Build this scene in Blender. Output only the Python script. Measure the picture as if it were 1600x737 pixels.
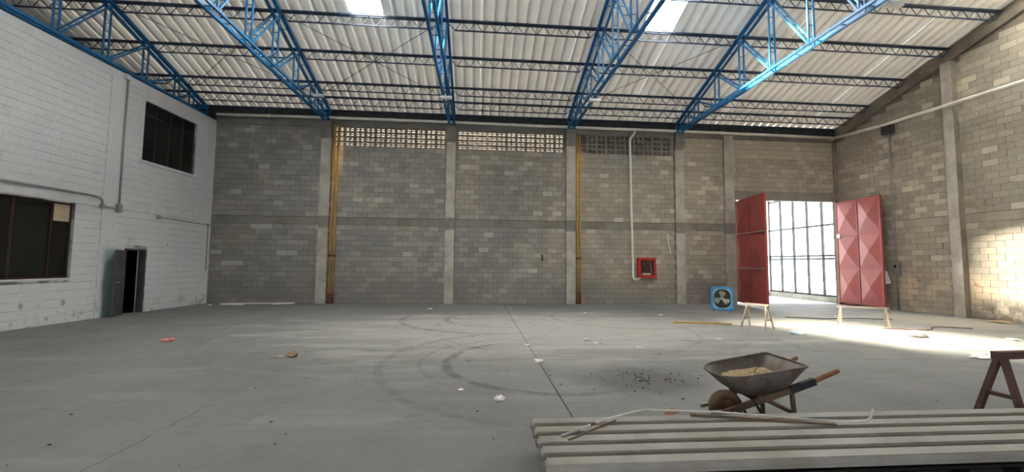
import bpy, math, random
from mathutils import Vector, Matrix
random.seed(7)
sc = bpy.context.scene
for o in list(bpy.data.objects): bpy.data.objects.remove(o)
COL = sc.collection

# ------------------------------------------------------------------ camera
F, PITCH, YAW, ROLL, EYE = 640.0, .0673, .0813, .0095, 1.65
fw = Vector((math.sin(YAW)*math.cos(PITCH), math.cos(YAW)*math.cos(PITCH), math.sin(PITCH)))
rt = Vector((math.cos(YAW), -math.sin(YAW), 0)); up = rt.cross(fw)
r2 = rt*math.cos(ROLL)+up*math.sin(ROLL); u2 = up*math.cos(ROLL)-rt*math.sin(ROLL)
cam = bpy.data.cameras.new('camera'); camo = bpy.data.objects.new('camera', cam); COL.objects.link(camo)
M = Matrix.Identity(4)
for i in range(3):
    M[i][0], M[i][1], M[i][2] = r2[i], u2[i], -fw[i]
M[2][3] = EYE
camo.matrix_world = M
cam.sensor_width = 36; cam.lens = F/1600*36; cam.clip_end = 300; cam.clip_start = .05
sc.camera = camo
# ------------------------------------------------------------------ sky, sun, exposure
w = bpy.data.worlds.new('sky'); sc.world = w; w.use_nodes = True
bg = w.node_tree.nodes['Background']; bg.inputs[0].default_value = (.96, .98, 1, 1); bg.inputs[1].default_value = 4.6
sl = bpy.data.lights.new('sun', 'SUN'); sl.energy = 105; sl.angle = math.radians(8); sl.color = (1, .9, .72)
so = bpy.data.objects.new('sun', sl); COL.objects.link(so)
so.rotation_euler = Vector((12.9, -.9, -9.6)).to_track_quat('-Z', 'Y').to_euler()
so.location = (-30, 20, 30)
vs = sc.view_settings; vs.view_transform = 'Standard'; vs.look = 'None'; vs.gamma = 1; vs.exposure = 1.75; vs.use_curve_mapping = False

# ------------------------------------------------------------------ helpers
class MB:
    def __init__(s): s.v = []; s.f = []
    def box(s, a, b):
        n = len(s.v)
        s.v += [(x, y, z) for z in (a[2], b[2]) for y in (a[1], b[1]) for x in (a[0], b[0])]
        s.f += [tuple(n+i for i in q) for q in ((0,2,3,1),(4,5,7,6),(0,1,5,4),(2,6,7,3),(0,4,6,2),(1,3,7,5))]
        return s
    def bar(s, p, q, w, h=None, ref=(0,0,1)):
        h = h or w; p, q = Vector(p), Vector(q); d = (q-p).normalized(); ref = Vector(ref)
        if abs(d.dot(ref)) > .95: ref = Vector((0,1,0)) if abs(d.y) < .9 else Vector((1,0,0))
        a = d.cross(ref).normalized(); b = a.cross(d); n = len(s.v)
        for c in (p, q):
            for i, j in ((-1,-1),(1,-1),(1,1),(-1,1)): s.v.append(tuple(c+a*i*w/2+b*j*h/2))
        s.f += [tuple(n+i for i in k) for k in ((0,1,2,3),(7,6,5,4),(0,4,5,1),(1,5,6,2),(2,6,7,3),(3,7,4,0))]
        return s
    def tube(s, pts, r, k=10, caps=True):
        pts = [Vector(p) for p in pts]; n0 = len(s.v); a = None
        for i, p in enumerate(pts):
            t = (pts[min(i+1, len(pts)-1)]-pts[max(i-1, 0)]).normalized()
            if a is None:
                ref = Vector((0,0,1)) if abs(t.z) < .9 else Vector((1,0,0)); a = t.cross(ref).normalized()
            else: a = (a-t*a.dot(t)).normalized()
            b = t.cross(a); rr = r[i] if isinstance(r, (list, tuple)) else r
            for j in range(k):
                an = 2*math.pi*j/k; s.v.append(tuple(p+a*math.cos(an)*rr+b*math.sin(an)*rr))
        for i in range(len(pts)-1):
            for j in range(k):
                s.f.append((n0+i*k+j, n0+i*k+(j+1)%k, n0+(i+1)*k+(j+1)%k, n0+(i+1)*k+j))
        if caps:
            s.f.append(tuple(n0+j for j in reversed(range(k)))); s.f.append(tuple(n0+(len(pts)-1)*k+j for j in range(k)))
        return s
    def poly(s, pts):
        n = len(s.v); s.v += [tuple(p) for p in pts]; s.f.append(tuple(range(n, n+len(pts)))); return s
    def prism(s, pts, off):
        n = len(s.v); k = len(pts); off = Vector(off)
        s.v += [tuple(p) for p in pts]+[tuple(Vector(p)+off) for p in pts]
        s.f += [tuple(range(n, n+k)), tuple(reversed(range(n+k, n+2*k)))]
        s.f += [(n+(i+1)%k, n+i, n+k+i, n+k+(i+1)%k) for i in range(k)]
        return s
    def mesh(s, name, mat, smooth=False):
        m = bpy.data.meshes.new(name); m.from_pydata(s.v, [], s.f); m.validate(); m.materials.append(mat)
        import bmesh
        b = bmesh.new(); b.from_mesh(m); bmesh.ops.recalc_face_normals(b, faces=b.faces); b.to_mesh(m); b.free()
        if smooth: m.polygons.foreach_set('use_smooth', [True]*len(m.polygons))
        return m
    def build(s, name, mat, parent=None, smooth=False):
        return link(name, s.mesh(name, mat, smooth), parent)
def link(name, data, parent=None):
    o = bpy.data.objects.new(name, data); COL.objects.link(o); o.parent = parent; return o
def tag(o, label=None, cat=None, group=None, kind=None):
    for k, v in (('label', label), ('category', cat), ('group', group), ('kind', kind)):
        if v: o[k] = v
    return o
def empty(name, loc=(0,0,0), rz=0):
    o = link(name, None); o.location = loc; o.rotation_euler.z = rz; o.empty_display_size = .2; return o
def thing(name, label, cat, loc=(0,0,0), rz=0, group=None):
    return tag(empty(name, loc, rz), label, cat, group)
def arc(c, r, a0, a1, n, ax, ay):
    c, ax, ay = Vector(c), Vector(ax), Vector(ay)
    return [c+ax*r*math.cos(a0+(a1-a0)*i/n)+ay*r*math.sin(a0+(a1-a0)*i/n) for i in range(n+1)]

# ------------------------------------------------------------------ node material helpers
class NT:
    def __init__(s, name):
        s.m = bpy.data.materials.new(name); s.m.use_nodes = True; s.t = s.m.node_tree; s.n = s.t.nodes
        s.b = s.n['Principled BSDF']; s.out = s.n['Material Output']
    def put(s, sock, v):
        if isinstance(v, bpy.types.NodeSocket): s.t.links.new(v, sock)
        elif v is not None:
            if sock.type == 'RGBA' and len(v) == 3: v = (*v, 1)
            sock.default_value = v
    def math(s, op, a, b=None, c=None, clamp=False):
        n = s.n.new('ShaderNodeMath'); n.operation = op; n.use_clamp = clamp
        for i, v in enumerate((a, b, c)): s.put(n.inputs[i], v)
        return n.outputs[0]
    def mix(s, f, a, b, mode='MIX'):
        n = s.n.new('ShaderNodeMix'); n.data_type = 'RGBA'; n.blend_type = mode
        s.put(n.inputs[0], f); s.put(n.inputs[6], a); s.put(n.inputs[7], b); return n.outputs[2]
    def noise(s, scale, detail=4, rough=.6, vec=None, dist=0):
        n = s.n.new('ShaderNodeTexNoise'); n.inputs['Scale'].default_value = scale; n.inputs['Detail'].default_value = detail
        n.inputs['Roughness'].default_value = rough; n.inputs['Distortion'].default_value = dist
        s.t.links.new(vec or s.pos(), n.inputs['Vector']); return n.outputs[0]
    def pos(s):
        if not hasattr(s, '_p'): s._p = s.n.new('ShaderNodeNewGeometry').outputs['Position']
        return s._p
    def xyz(s):
        if not hasattr(s, '_x'):
            n = s.n.new('ShaderNodeSeparateXYZ'); s.t.links.new(s.pos(), n.inputs[0]); s._x = n.outputs
        return s._x
    def scaled(s, v):
        n = s.n.new('ShaderNodeVectorMath'); n.operation = 'MULTIPLY'; s.t.links.new(s.pos(), n.inputs[0]); n.inputs[1].default_value = v
        return n.outputs[0]
    def step(s, x, lo, hi):
        n = s.n.new('ShaderNodeMapRange'); n.interpolation_type = 'SMOOTHSTEP'
        s.put(n.inputs[0], x); s.put(n.inputs[1], lo); s.put(n.inputs[2], hi); return n.outputs[0]
    def ramp(s, x, stops):
        n = s.n.new('ShaderNodeValToRGB'); e = n.color_ramp.elements
        while len(e) < len(stops): e.new(.5)
        for q, (p, c) in zip(e, stops): q.position = p; q.color = (*c, 1)
        s.put(n.inputs[0], x); return n.outputs[0]
    def bump(s, h, strength=.3, dist=.01):
        n = s.n.new('ShaderNodeBump'); n.inputs['Strength'].default_value = strength; n.inputs['Distance'].default_value = dist
        s.t.links.new(h, n.inputs['Height']); s.t.links.new(n.outputs[0], s.b.inputs['Normal'])
    def done(s, col, rough=.8, metal=0, spec=.3):
        s.put(s.b.inputs['Base Color'], col); s.put(s.b.inputs['Roughness'], rough); s.b.inputs['Metallic'].default_value = metal
        s.b.inputs['Specular IOR Level'].default_value = spec
        return s.m
def mat(name, a, b=None, scale=4, rough=.8, metal=0, spec=.3, bump=0, lo=.35, hi=.7):
    t = NT(name); b = b or tuple(c*.75 for c in a)
    n = t.noise(scale, 5, .65)
    if bump: t.bump(t.noise(scale*8, 3), bump)
    return t.done(t.mix(t.step(n, lo, hi), a, b), rough, metal, spec)

PU, PZ = .412, .21                      # block pitch along the wall and up the wall
BAND0, BAND1 = 15*PZ, 16.5*PZ           # bond beam
def cells(t, dx, dy, ox):
    x, y, z = t.xyz()
    u = t.math('ADD', t.math('MULTIPLY', t.math('SUBTRACT', x, ox[0]), dx), t.math('MULTIPLY', t.math('SUBTRACT', y, ox[1]), dy))
    zz = t.math('SUBTRACT', z, t.math('MULTIPLY', t.math('GREATER_THAN', z, 3.3), .5*PZ))
    row = t.math('FLOOR', t.math('DIVIDE', zz, PZ))
    par = t.math('MODULO', row, 2)
    colm = t.math('FLOOR', t.math('DIVIDE', t.math('SUBTRACT', u, t.math('MULTIPLY', par, PU/2)), PU))
    c = t.n.new('ShaderNodeCombineXYZ'); t.put(c.inputs[0], row); t.put(c.inputs[1], colm)
    wn = t.n.new('ShaderNodeTexWhiteNoise'); wn.noise_dimensions = '2D'; t.t.links.new(c.outputs[0], wn.inputs['Vector'])
    return u, z, wn.outputs['Value']
def block_mat(name, d, o, base, warm, light, stain, painted=False, side=None):
    t = NT(name); u, z, rnd = cells(t, d[0], d[1], o)
    big = t.noise(.45, 5, .6)
    if side == 'back': big = t.math('ADD', big, t.math('SUBTRACT', t.math('MULTIPLY', t.step(u, -3, 13), .4), .06))  # warmer towards the gate: wall tone plus bounced sunlight put into the colour
    fine = t.noise(14, 4, .7)
    col = t.mix(t.step(big, .36, .74), base, warm)
    if not painted:
        col = t.mix(1, col, t.ramp(rnd, [(0, (.84,.84,.84)), (.45, (.96,.96,.96)), (.8, (1.08,1.07,1.06)), (.93, (1.18,1.17,1.15)), (1, (1.5,1.49,1.45))]), 'MULTIPLY')
    col = t.mix(t.math('MULTIPLY', t.step(t.noise(1.7, 6, .7, dist=.6), .52, .72), .55), col, stain)
    if side == 'right':   # scuffed red and tan paint near the foot of the wall
        low = t.math('MULTIPLY', t.step(z, 1.75, 1.2), t.step(t.noise(1.1, 5, .65), .42, .6))
        col = t.mix(t.math('MULTIPLY', low, .55), col, (.62, .5, .33))
        red = t.math('MULTIPLY', t.math('MULTIPLY', t.step(z, 1.7, 1.4), t.step(z, .75, 1.1)), t.step(t.noise(1.6, 6, .7), .56, .64))
        col = t.mix(t.math('MULTIPLY', red, .6), col, (.33, .07, .05))
        blk = t.math('MULTIPLY', t.step(z, .95, .35), t.math('MULTIPLY', t.step(u, 4.6, 5.1), t.step(t.noise(2.2, 4), .38, .55)))
        col = t.mix(t.math('MULTIPLY', blk, .7), col, (.06, .045, .04))
    if side == 'back':    # smooth cement wash over the lowest courses
        wash = t.math('MULTIPLY', t.step(t.math('ADD', z, t.math('MULTIPLY', t.noise(.8, 4), 1.2)), 1.75, 1.35), .6)
        col = t.mix(wash, col, (.205, .198, .19))
        new = t.math('MULTIPLY', t.math('GREATER_THAN', u, 8.9), t.math('GREATER_THAN', z, BAND1+14*PZ))
        col = t.mix(t.math('MULTIPLY', new, .5), col, (.46, .41, .32))
    if side == 'left':    # peeling along the foot, grey filler patches
        pe = t.math('MULTIPLY', t.step(z, .62, .2), t.step(t.noise(2.6, 6, .7), .5, .66))
        col = t.mix(t.math('MULTIPLY', pe, .7), col, (.3, .25, .2))
        for (pu, pz, r) in ((5.38, .52, .05), (6.35, .52, .05), (2.1, 2.16, .03), (1.25, 1.9, .01), (5.75, .15, .04)):
            dd = t.math('SQRT', t.math('ADD', t.math('POWER', t.math('SUBTRACT', u, pu), 2), t.math('MULTIPLY', t.math('POWER', t.math('SUBTRACT', z, pz), 2), .5)))
            dd = t.math('ADD', dd, t.math('MULTIPLY', t.noise(5, 3), .1))
            col = t.mix(t.math('MULTIPLY', t.step(dd, r+.07, r+.03), .75), col, (.27, .26, .25))
        tl = t.math('MULTIPLY', t.math('MULTIPLY', t.step(u, 3.72, 3.9), t.step(t.math('ADD', u, t.math('MULTIPLY', t.noise(1.5), .3)), 4.62, 4.4)), t.step(z, 2.1, 1.85))
        col = t.mix(t.math('MULTIPLY', tl, .8), col, (.19, .33, .33))
    col = t.mix(t.math('MULTIPLY', fine, .35), col, (.1,.1,.1), 'MULTIPLY') if False else t.mix(.3, col, t.ramp(fine, [(.3, (.7,.7,.7)), (.7, (1.2,1.2,1.2))]), 'MULTIPLY')
    t.bump(fine, .35, .006)
    return t.done(col, .92, 0, .15)

D = 17.05; XL, XR = -10.568, 16.12; AL, AR = .0363, .0519
DL = (-math.sin(AL), -math.cos(AL)); DR = (math.sin(AR), -math.cos(AR))
S = .3264; HT = 7.70; HB = 7.44; RIDGE = 4.03
m_backblk = block_mat('grey_block', (1, 0), (0, D), (.27,.264,.254), (.36,.325,.27), None, (.205,.182,.158), side='back')
m_rightblk = block_mat('tan_block', DR, (XR, D), (.36,.33,.275), (.4,.365,.30), None, (.24,.19,.145), side='right')  # warm base colour also holds sunlight bounced onto this wall
m_leftblk = block_mat('white_painted_block', DL, (XL, D), (.655,.67,.70), (.60,.61,.635), None, (.545,.55,.56), painted=True, side='left')
m_mortar = mat('mortar', (.10,.095,.088), (.07,.065,.06), 6, .95)
m_mortar_r = mat('tan_mortar', (.2,.175,.14), (.15,.125,.1), 6, .95)
m_joint_w = mat('painted_joint', (.5,.5,.5), (.16,.16,.16), 1.6, .9, lo=.42, hi=.6)
m_wpaint = mat('white_masonry_paint', (.64,.65,.68), (.56,.57,.59), 2, .85, bump=.15)
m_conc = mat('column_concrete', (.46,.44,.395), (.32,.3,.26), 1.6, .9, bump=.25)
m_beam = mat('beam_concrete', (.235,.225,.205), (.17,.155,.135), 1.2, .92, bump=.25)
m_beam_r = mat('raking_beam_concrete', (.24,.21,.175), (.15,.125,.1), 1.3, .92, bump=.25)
m_vent = mat('vent_block_cement', (.3,.275,.245), (.2,.175,.155), 3, .92)
m_blue = mat('blue_steel_paint', (.006,.17,.42), (.005,.12,.32), 2.5, .45, 0, .5)
m_purlin = mat('dark_purlin_paint', (.022,.05,.11), (.02,.03,.05), 3, .5, 0, .4)
m_rod = mat('rod_steel', (.16,.155,.15), None, 4, .6)
m_dark = mat('dark_flashing', (.06,.06,.062), (.03,.03,.032), 6, .8)
m_pvc = mat('white_pvc', (.82,.79,.71), (.7,.66,.57), 1.5, .45)
m_yel = mat('yellow_pipe_paint', (.52,.33,.1), (.4,.24,.07), 2, .5)
m_rust = mat('rust_red', (.22,.07,.04), (.1,.04,.03), 7, .85)
m_red = mat('red_gate_paint', (.36,.072,.065), (.29,.058,.055), 1.5, .5, 0, .4)
m_redb = mat('cabinet_red', (.5,.025,.025), (.38,.02,.02), 3, .4)
m_redin = mat('cabinet_inside', (.14,.035,.035), (.07,.02,.02), 9, .6)
m_cond = mat('scuffed_conduit', (.5,.49,.46), (.36,.34,.31), 5, .5)
m_galv = mat('galvanised_conduit', (.34,.34,.34), (.24,.24,.24), 6, .5, .3)
m_black = mat('black_frame', (.02,.022,.028), None, 4, .5)
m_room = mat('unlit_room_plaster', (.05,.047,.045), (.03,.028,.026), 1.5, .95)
m_doorgrey = mat('dark_grey_door', (.075,.08,.08), (.05,.055,.055), 3, .5)
m_redwood = mat('red_window_frame', (.035,.014,.01), (.02,.01,.008), 5, .6)
m_board = mat('plywood', (.52,.42,.32), (.42,.33,.25), 3, .8)
m_white = mat('white_plastic', (.75,.76,.77), (.66,.67,.68), 5, .5)
m_fan = mat('cooler_blue', (.02,.25,.62), (.015,.2,.5), 3, .4, 0, .5)
m_fanrim = mat('cooler_pale_rim', (.25,.46,.6), (.2,.4,.53), 5, .5)
m_fanblade = mat('fan_blade', (.62,.58,.48), (.5,.45,.36), 5, .6)
m_fanin = mat('fan_inside', (.16,.13,.1), (.1,.08,.06), 6, .8)
m_wood = mat('weathered_wood', (.36,.31,.25), (.27,.22,.17), 9, .85)
m_plank = mat('yellow_plank', (.5,.33,.09), (.4,.26,.08), 7, .7)
m_rwood = mat('stained_trestle', (.11,.06,.05), (.07,.045,.04), 6, .8)
m_tray = mat('barrow_steel', (.13,.12,.11), (.1,.07,.05), 6, .55, .35, bump=.1, lo=.45, hi=.65)
m_tyre = mat('dusty_tyre', (.15,.095,.06), (.1,.065,.045), 8, .9)
m_barwood = mat('barrow_timber', (.13,.085,.055), (.075,.055,.042), 9, .85)
m_grip = mat('grip_timber', (.2,.09,.045), (.13,.06,.035), 9, .7)
m_sand = mat('sand', (.5,.39,.24), (.36,.26,.15), 30, .98, bump=.8)
m_sheet = mat('painted_sheet', (.27,.265,.255), (.22,.205,.185), 2.5, .55, .1, bump=.05)
m_pallet = mat('black_timber', (.012,.011,.01), None, 4, .9)  # near-black boards below the roofing sheets
m_roof = mat('roof_sheet', (.83,.81,.77), (.74,.72,.67), .8, .5, 0, .4)
_t = m_roof.node_tree; _tl = _t.nodes.new('ShaderNodeBsdfTranslucent'); _tl.inputs[0].default_value = (.9,.9,.88,1)   # slight translucency added to brighten the roof underside
_mx = _t.nodes.new('ShaderNodeMixShader'); _mx.inputs[0].default_value = .0022
_t.links.new(_t.nodes['Principled BSDF'].outputs[0], _mx.inputs[1]); _t.links.new(_tl.outputs[0], _mx.inputs[2]); _t.links.new(_mx.outputs[0], _t.nodes['Material Output'].inputs[0])
m_paper = mat('crumpled_paper', (.78,.77,.75), (.62,.6,.57), 14, .8)
m_rag = mat('red_rag', (.55,.09,.1), (.6,.35,.33), 25, .9)
m_rubble = mat('rubble', (.34,.27,.18), (.2,.15,.1), 18, .95)
m_bluep = mat('blue_packet', (.1,.4,.75), (.6,.7,.75), 14, .6)
m_crumb = mat('dark_crumb', (.06,.055,.05), (.14,.13,.12), 20, .95)
m_out = mat('outside_pale_render', (.72,.7,.66), (.62,.6,.57), 1, .9)
m_neigh = mat('neighbour_render', (.17,.145,.11), (.14,.115,.09), .7, .95)
m_outfl = mat('lobby_floor', (.36,.39,.4), (.3,.32,.33), .8, .6)
def glass_mat():
    t = NT('window_glass'); tr = t.n.new('ShaderNodeBsdfTransparent'); gl = t.n.new('ShaderNodeBsdfGlossy'); gl.inputs['Roughness'].default_value = .03
    mx = t.n.new('ShaderNodeMixShader'); mx.inputs[0].default_value = .07
    tr.inputs[0].default_value = (.94,.97,.97,1)
    t.t.links.new(tr.outputs[0], mx.inputs[1]); t.t.links.new(gl.outputs[0], mx.inputs[2]); t.t.links.new(mx.outputs[0], t.out.inputs[0]); return t.m
m_glass = glass_mat()
def sky_mat():
    t = NT('translucent_sheet'); tr = t.n.new('ShaderNodeBsdfTransparent'); tl = t.n.new('ShaderNodeBsdfTranslucent')
    tl.inputs[0].default_value = (.9,.93,.95,1); tr.inputs[0].default_value = (.97,.98,1,1)
    mx = t.n.new('ShaderNodeMixShader'); mx.inputs[0].default_value = .6
    t.t.links.new(tr.outputs[0], mx.inputs[1]); t.t.links.new(tl.outputs[0], mx.inputs[2]); t.t.links.new(mx.outputs[0], t.out.inputs[0]); return t.m
m_sky = sky_mat()
def floor_mat():
    t = NT('floor_concrete'); x, y, z = t.xyz()
    a = t.noise(.35, 6, .65); b = t.noise(2.2, 6, .7); c = t.noise(t_s := 9, 4, .7)
    col = t.mix(t.step(a, .38, .66), (.205,.208,.213), (.168,.171,.176))
    st = t.noise(1, 5, .65, vec=t.scaled((.35, 1.5, 1)))
    col = t.mix(t.math('MULTIPLY', t.step(st, .5, .7), .5), col, (.27,.27,.27))
    def dust_and_light(cx, cy, rx, ry, amt, c2):  # pale floor dust with the skylight falling mid-floor painted into it
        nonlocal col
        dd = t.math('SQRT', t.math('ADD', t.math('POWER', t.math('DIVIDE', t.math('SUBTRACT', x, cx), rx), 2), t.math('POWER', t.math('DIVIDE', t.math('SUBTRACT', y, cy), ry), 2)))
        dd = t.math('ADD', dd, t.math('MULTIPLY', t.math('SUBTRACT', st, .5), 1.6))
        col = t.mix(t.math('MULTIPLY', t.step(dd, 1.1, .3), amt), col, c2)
    dust_and_light(1.5, 10.5, 7.5, 4.2, .8, (.40,.395,.385)); dust_and_light(10.5, 10.5, 4.5, 4.5, .7, (.37,.355,.32))
    col = t.mix(t.math('MULTIPLY', t.step(b, .53, .72), .5), col, (.14,.14,.142))
    col = t.mix(.22, col, t.ramp(c, [(.3, (.7,.7,.7)), (.7, (1.2,1.2,1.2))]), 'MULTIPLY')
    def mark(cx, cy, r, wd, amt, ax=0, ay=0, sq=1.0):
        nonlocal col
        dx = t.math('SUBTRACT', x, cx); dy = t.math('MULTIPLY', t.math('SUBTRACT', y, cy), sq)
        rr = t.math('SQRT', t.math('ADD', t.math('POWER', dx, 2), t.math('POWER', dy, 2)))
        rr = t.math('ADD', rr, t.math('MULTIPLY', t.math('SUBTRACT', t.noise(.9, 2), .5), .12))
        k = t.step(t.math('ABSOLUTE', t.math('SUBTRACT', rr, r)), wd, wd*.35)
        if ax or ay:
            k = t.math('MULTIPLY', k, t.step(t.math('ADD', t.math('MULTIPLY', dx, ax), t.math('MULTIPLY', dy, ay)), -.3*r, .5*r))
        k = t.math('MULTIPLY', t.math('MULTIPLY', k, t.step(t.noise(3, 4, .7), .3, .6)), amt)
        col = t.mix(k, col, (.085,.084,.083))
    mark(1.25, 7.0, 1.75, .11, .6, -1, -.45); mark(1.3, 7.0, 2.85, .1, .3, -1, .1); mark(1.0, 7.1, 1.95, .06, .25, -1, .5)
    mark(.4, 12.4, 2.6, .13, .45, -1, -.1); mark(.6, 12.3, 1.5, .13, .4, -1, 0); mark(4.5, 12.6, 2.2, .1, .3, -.6, -.6); mark(-2.2, 9.6, 3.4, .12, .18, -1, .3)
    mark(2.2, 10.5, 3.2, .08, .2, .3, -1); mark(7.5, 6.0, 3.0, .09, .2, .2, 1)
    # dark dirt around the swept crumbs, plus other floor blots
    def blot(cx, cy, rx, ry, amt, c2):
        nonlocal col
        dd = t.math('SQRT', t.math('ADD', t.math('POWER', t.math('DIVIDE', t.math('SUBTRACT', x, cx), rx), 2), t.math('POWER', t.math('DIVIDE', t.math('SUBTRACT', y, cy), ry), 2)))
        dd = t.math('ADD', dd, t.math('MULTIPLY', t.math('SUBTRACT', t.noise(2.4, 5, .7), .5), .9))
        col = t.mix(t.math('MULTIPLY', t.step(dd, 1, .35), amt), col, c2)
    blot(2.4, 5.85, 1.15, .95, .75, (.10,.10,.10)); blot(2.1, 7.6, 1.4, .5, .25, (.18,.16,.14)); blot(-.9, 3.9, 1.3, .7, .2, (.2,.2,.2)); blot(.5, 3.3, .5, .6, .3, (.16,.16,.16))  # last blot: soft shadow at the sheet stack's left end, painted in
    blot(-2.4, 3.6, 1.6, .5, .25, (.2,.2,.2)); blot(14.5, 12, 2, 2.4, .45, (.45,.4,.3))
    # hairline crack on the left
    wob = t.math('MULTIPLY', t.math('SUBTRACT', t.noise(1.8, 4, .7), .5), .12)
    ck = t.math('ABSOLUTE', t.math('ADD', t.math('SUBTRACT', x, -3.06), wob))
    ck = t.math('MULTIPLY', t.step(ck, .014, .004), t.math('MULTIPLY', t.step(y, 5.05, 4.9), t.step(t.noise(4, 2), .35, .5)))
    col = t.mix(t.math('MULTIPLY', ck, .7), col, (.1,.1,.1))
    t.bump(b, .12, .01)
    return t.done(col, t.math('ADD', t.math('MULTIPLY', b, .1), .88), 0, .06)
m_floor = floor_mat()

# ------------------------------------------------------------------ floor
fl = MB().box((-17.5, -9, -.12), (19, 17.3, -.03)).build('floor', mat('sub_base', (.12,.115,.11), None, 5, .95)); tag(fl, kind='structure')
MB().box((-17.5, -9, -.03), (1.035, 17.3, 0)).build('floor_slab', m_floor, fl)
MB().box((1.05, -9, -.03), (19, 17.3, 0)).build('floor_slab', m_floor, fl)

# ------------------------------------------------------------------ block walls
unit = MB().box((-.5,-.5,-.5), (.5,.5,.5))
CAM = Vector((0, 0, EYE))
def wall_frame(name, o, d, mb, m):
    ob = mb.build(name, m); tag(ob, kind='structure')
    ob.matrix_world = Matrix(((d[0], -d[1], 0, o[0]), (d[1], d[0], 0, o[1]), (0, 0, 1, 0), (0, 0, 0, 1))); return ob
def lay_blocks(wall, sgn, regions, holes, m, proud, joint, umax, jitter=.003, ztop=None):
    """running-bond blocks; the nearest 300 are objects, the others one joined part"""
    um = unit.mesh('block', m); out = []
    for (u0, u1, z0, z1) in regions:
        zoff = .5*PZ if z0 > 3.3 else 0
        r = round((z0-zoff)/PZ)
        while True:
            a, b = r*PZ+zoff, (r+1)*PZ+zoff
            if a >= z1-.03: break
            c = math.floor((u0-(r % 2)*PU/2)/PU)
            while True:
                l = c*PU+(r % 2)*PU/2; rr = l+PU; c += 1
                if l >= u1: break
                l2, r3 = max(l, u0), min(rr, u1); b2 = min(b, z1); segs = [(l2, r3)]
                if ztop and b2 > ztop(l2): continue
                for (hu0, hu1, hz0, hz1) in holes:
                    if b2 > hz0+.02 and a < hz1-.02:
                        ns = []
                        for (p, q) in segs:
                            if q <= hu0 or p >= hu1: ns.append((p, q)); continue
                            if p < hu0: ns.append((p, hu0))
                            if q > hu1: ns.append((hu1, q))
                        segs = ns
                for (p, q) in segs:
                    if q-p > .06: out.append((p, q, a, b2))
            r += 1
    W = wall.matrix_world
    key = lambda e: (W @ Vector(((e[0]+e[1])/2, 0, (e[2]+e[3])/2))-CAM).length + (100 if (e[0]+e[1])/2 > umax else 0)
    out.sort(key=key); rest = MB()
    for i, (p, q, a, b) in enumerate(out):
        pr = proud+random.uniform(-jitter, jitter); L, H = q-p-joint*(.12 if sgn > 0 else 1), b-a-joint
        if i < 300:
            o = link('block', um, wall); o.location = ((p+q)/2, sgn*(pr-.04)/2, (a+b)/2); o.scale = (L, pr+.04, H)
        else:
            y0, y1 = sorted((-sgn*.02, sgn*pr)); rest.box(((p+q)/2-L/2, y0, (a+b)/2-H/2), ((p+q)/2+L/2, y1, (a+b)/2+H/2))
    tag(rest.build('blockwork', m, wall), kind='stuff')

# back wall: local x = world X, local y = outwards
COLS = [(-6.43, -6.03), (-1.38, -1.01), (3.67, 4.06), (8.48, 8.86), (10.73, 11.16)]
edges = [XL]+[e for c in COLS for e in c]+[15.93]
bays = [(edges[2*i], edges[2*i+1]) for i in range(6)]
VZ0, VZ1 = BAND1+14*PZ, BAND1+14*PZ+.82
DOOR = (11.18, 15.93); DTOP = 4.55
mb = MB()
for i, (a, b) in enumerate(bays):
    if i in (1, 2, 3): mb.box((a-.25, .0, 0), (b+.25, .18, VZ0))
    elif i == 5: mb.box((a-.25, .0, 4.9), (b+.5, .18, 7.3))
    else: mb.box((a-.25, .0, 0), (b+.25, .18, 7.3))
mb.box((XL-.2, .0, 7.28), (16.3, .16, 7.53))
wb = wall_frame('wall_back', (0, D), (1, 0), mb, m_mortar)
reg = []
for i, (a, b) in enumerate(bays):
    if i < 5: reg.append((a, b, 0, BAND0))
    top = 7.14 if i == 0 else (VZ0 if i in (1, 2, 3) else 7.26)
    reg.append((a, b, BAND1 if i < 5 else BAND1+7*PZ, top))
lay_blocks(wb, -1, reg, [], m_backblk, .012, .011, 99)
for i, (a, b) in enumerate(bays):
    if i < 5: MB().box((a, -.02, BAND0+.01), (b, .1, BAND1-.02)).build('bond_beam', m_beam, wb)
    z0 = 7.15 if i == 0 else (VZ1 if i in (1, 2, 3) else 7.27)
    MB().box((a, -.03, z0), (b, .17, 7.5)).build('top_beam', m_beam, wb)
MB().box((11.0, -.04, DTOP), (16.2, .17, BAND1+7*PZ-.01)).build('lintel', m_beam, wb)
# pierced vent blocks under the top beam
vb = MB(); hw, hh = .203, .1
vb.box((-hw, -.005, -hh), (hw, .14, -hh+.03)); vb.box((-hw, -.005, hh-.03), (hw, .14, hh))
for xx in (-hw, -.02, hw-.04): vb.box((xx, -.005, -hh), (xx+.04, .14, hh))
for xa, xb in ((-hw+.04, -.02), (.02, hw-.04)):
    vb.prism([(xa, 0, -.008), (xa, 0, .012), (xa, .13, .022), (xa, .13, -.004)], (xb-xa, 0, 0))
vm = vb.mesh('vent_block', m_vent)
for i in (1, 2, 3):
    a, b = bays[i]; n = int((b-a)/.414); off = (b-a-n*.414)/2
    for r in range(4):
        for k in range(n):
            o = link('vent_block', vm, wb); o.location = (a+off+.207+k*.414, 0, VZ0+.1025+r*.205)
    for e0, e1 in ((a, a+off), (b-off, b)): MB().box((e0, 0, VZ0), (e1, .14, VZ1)).build('closer_strip', m_vent, wb)
MB().box((bays[3][0], .2, VZ0-.1), (bays[3][1], .24, 7.34)).build('vent_backing', m_mortar, wb)

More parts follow.
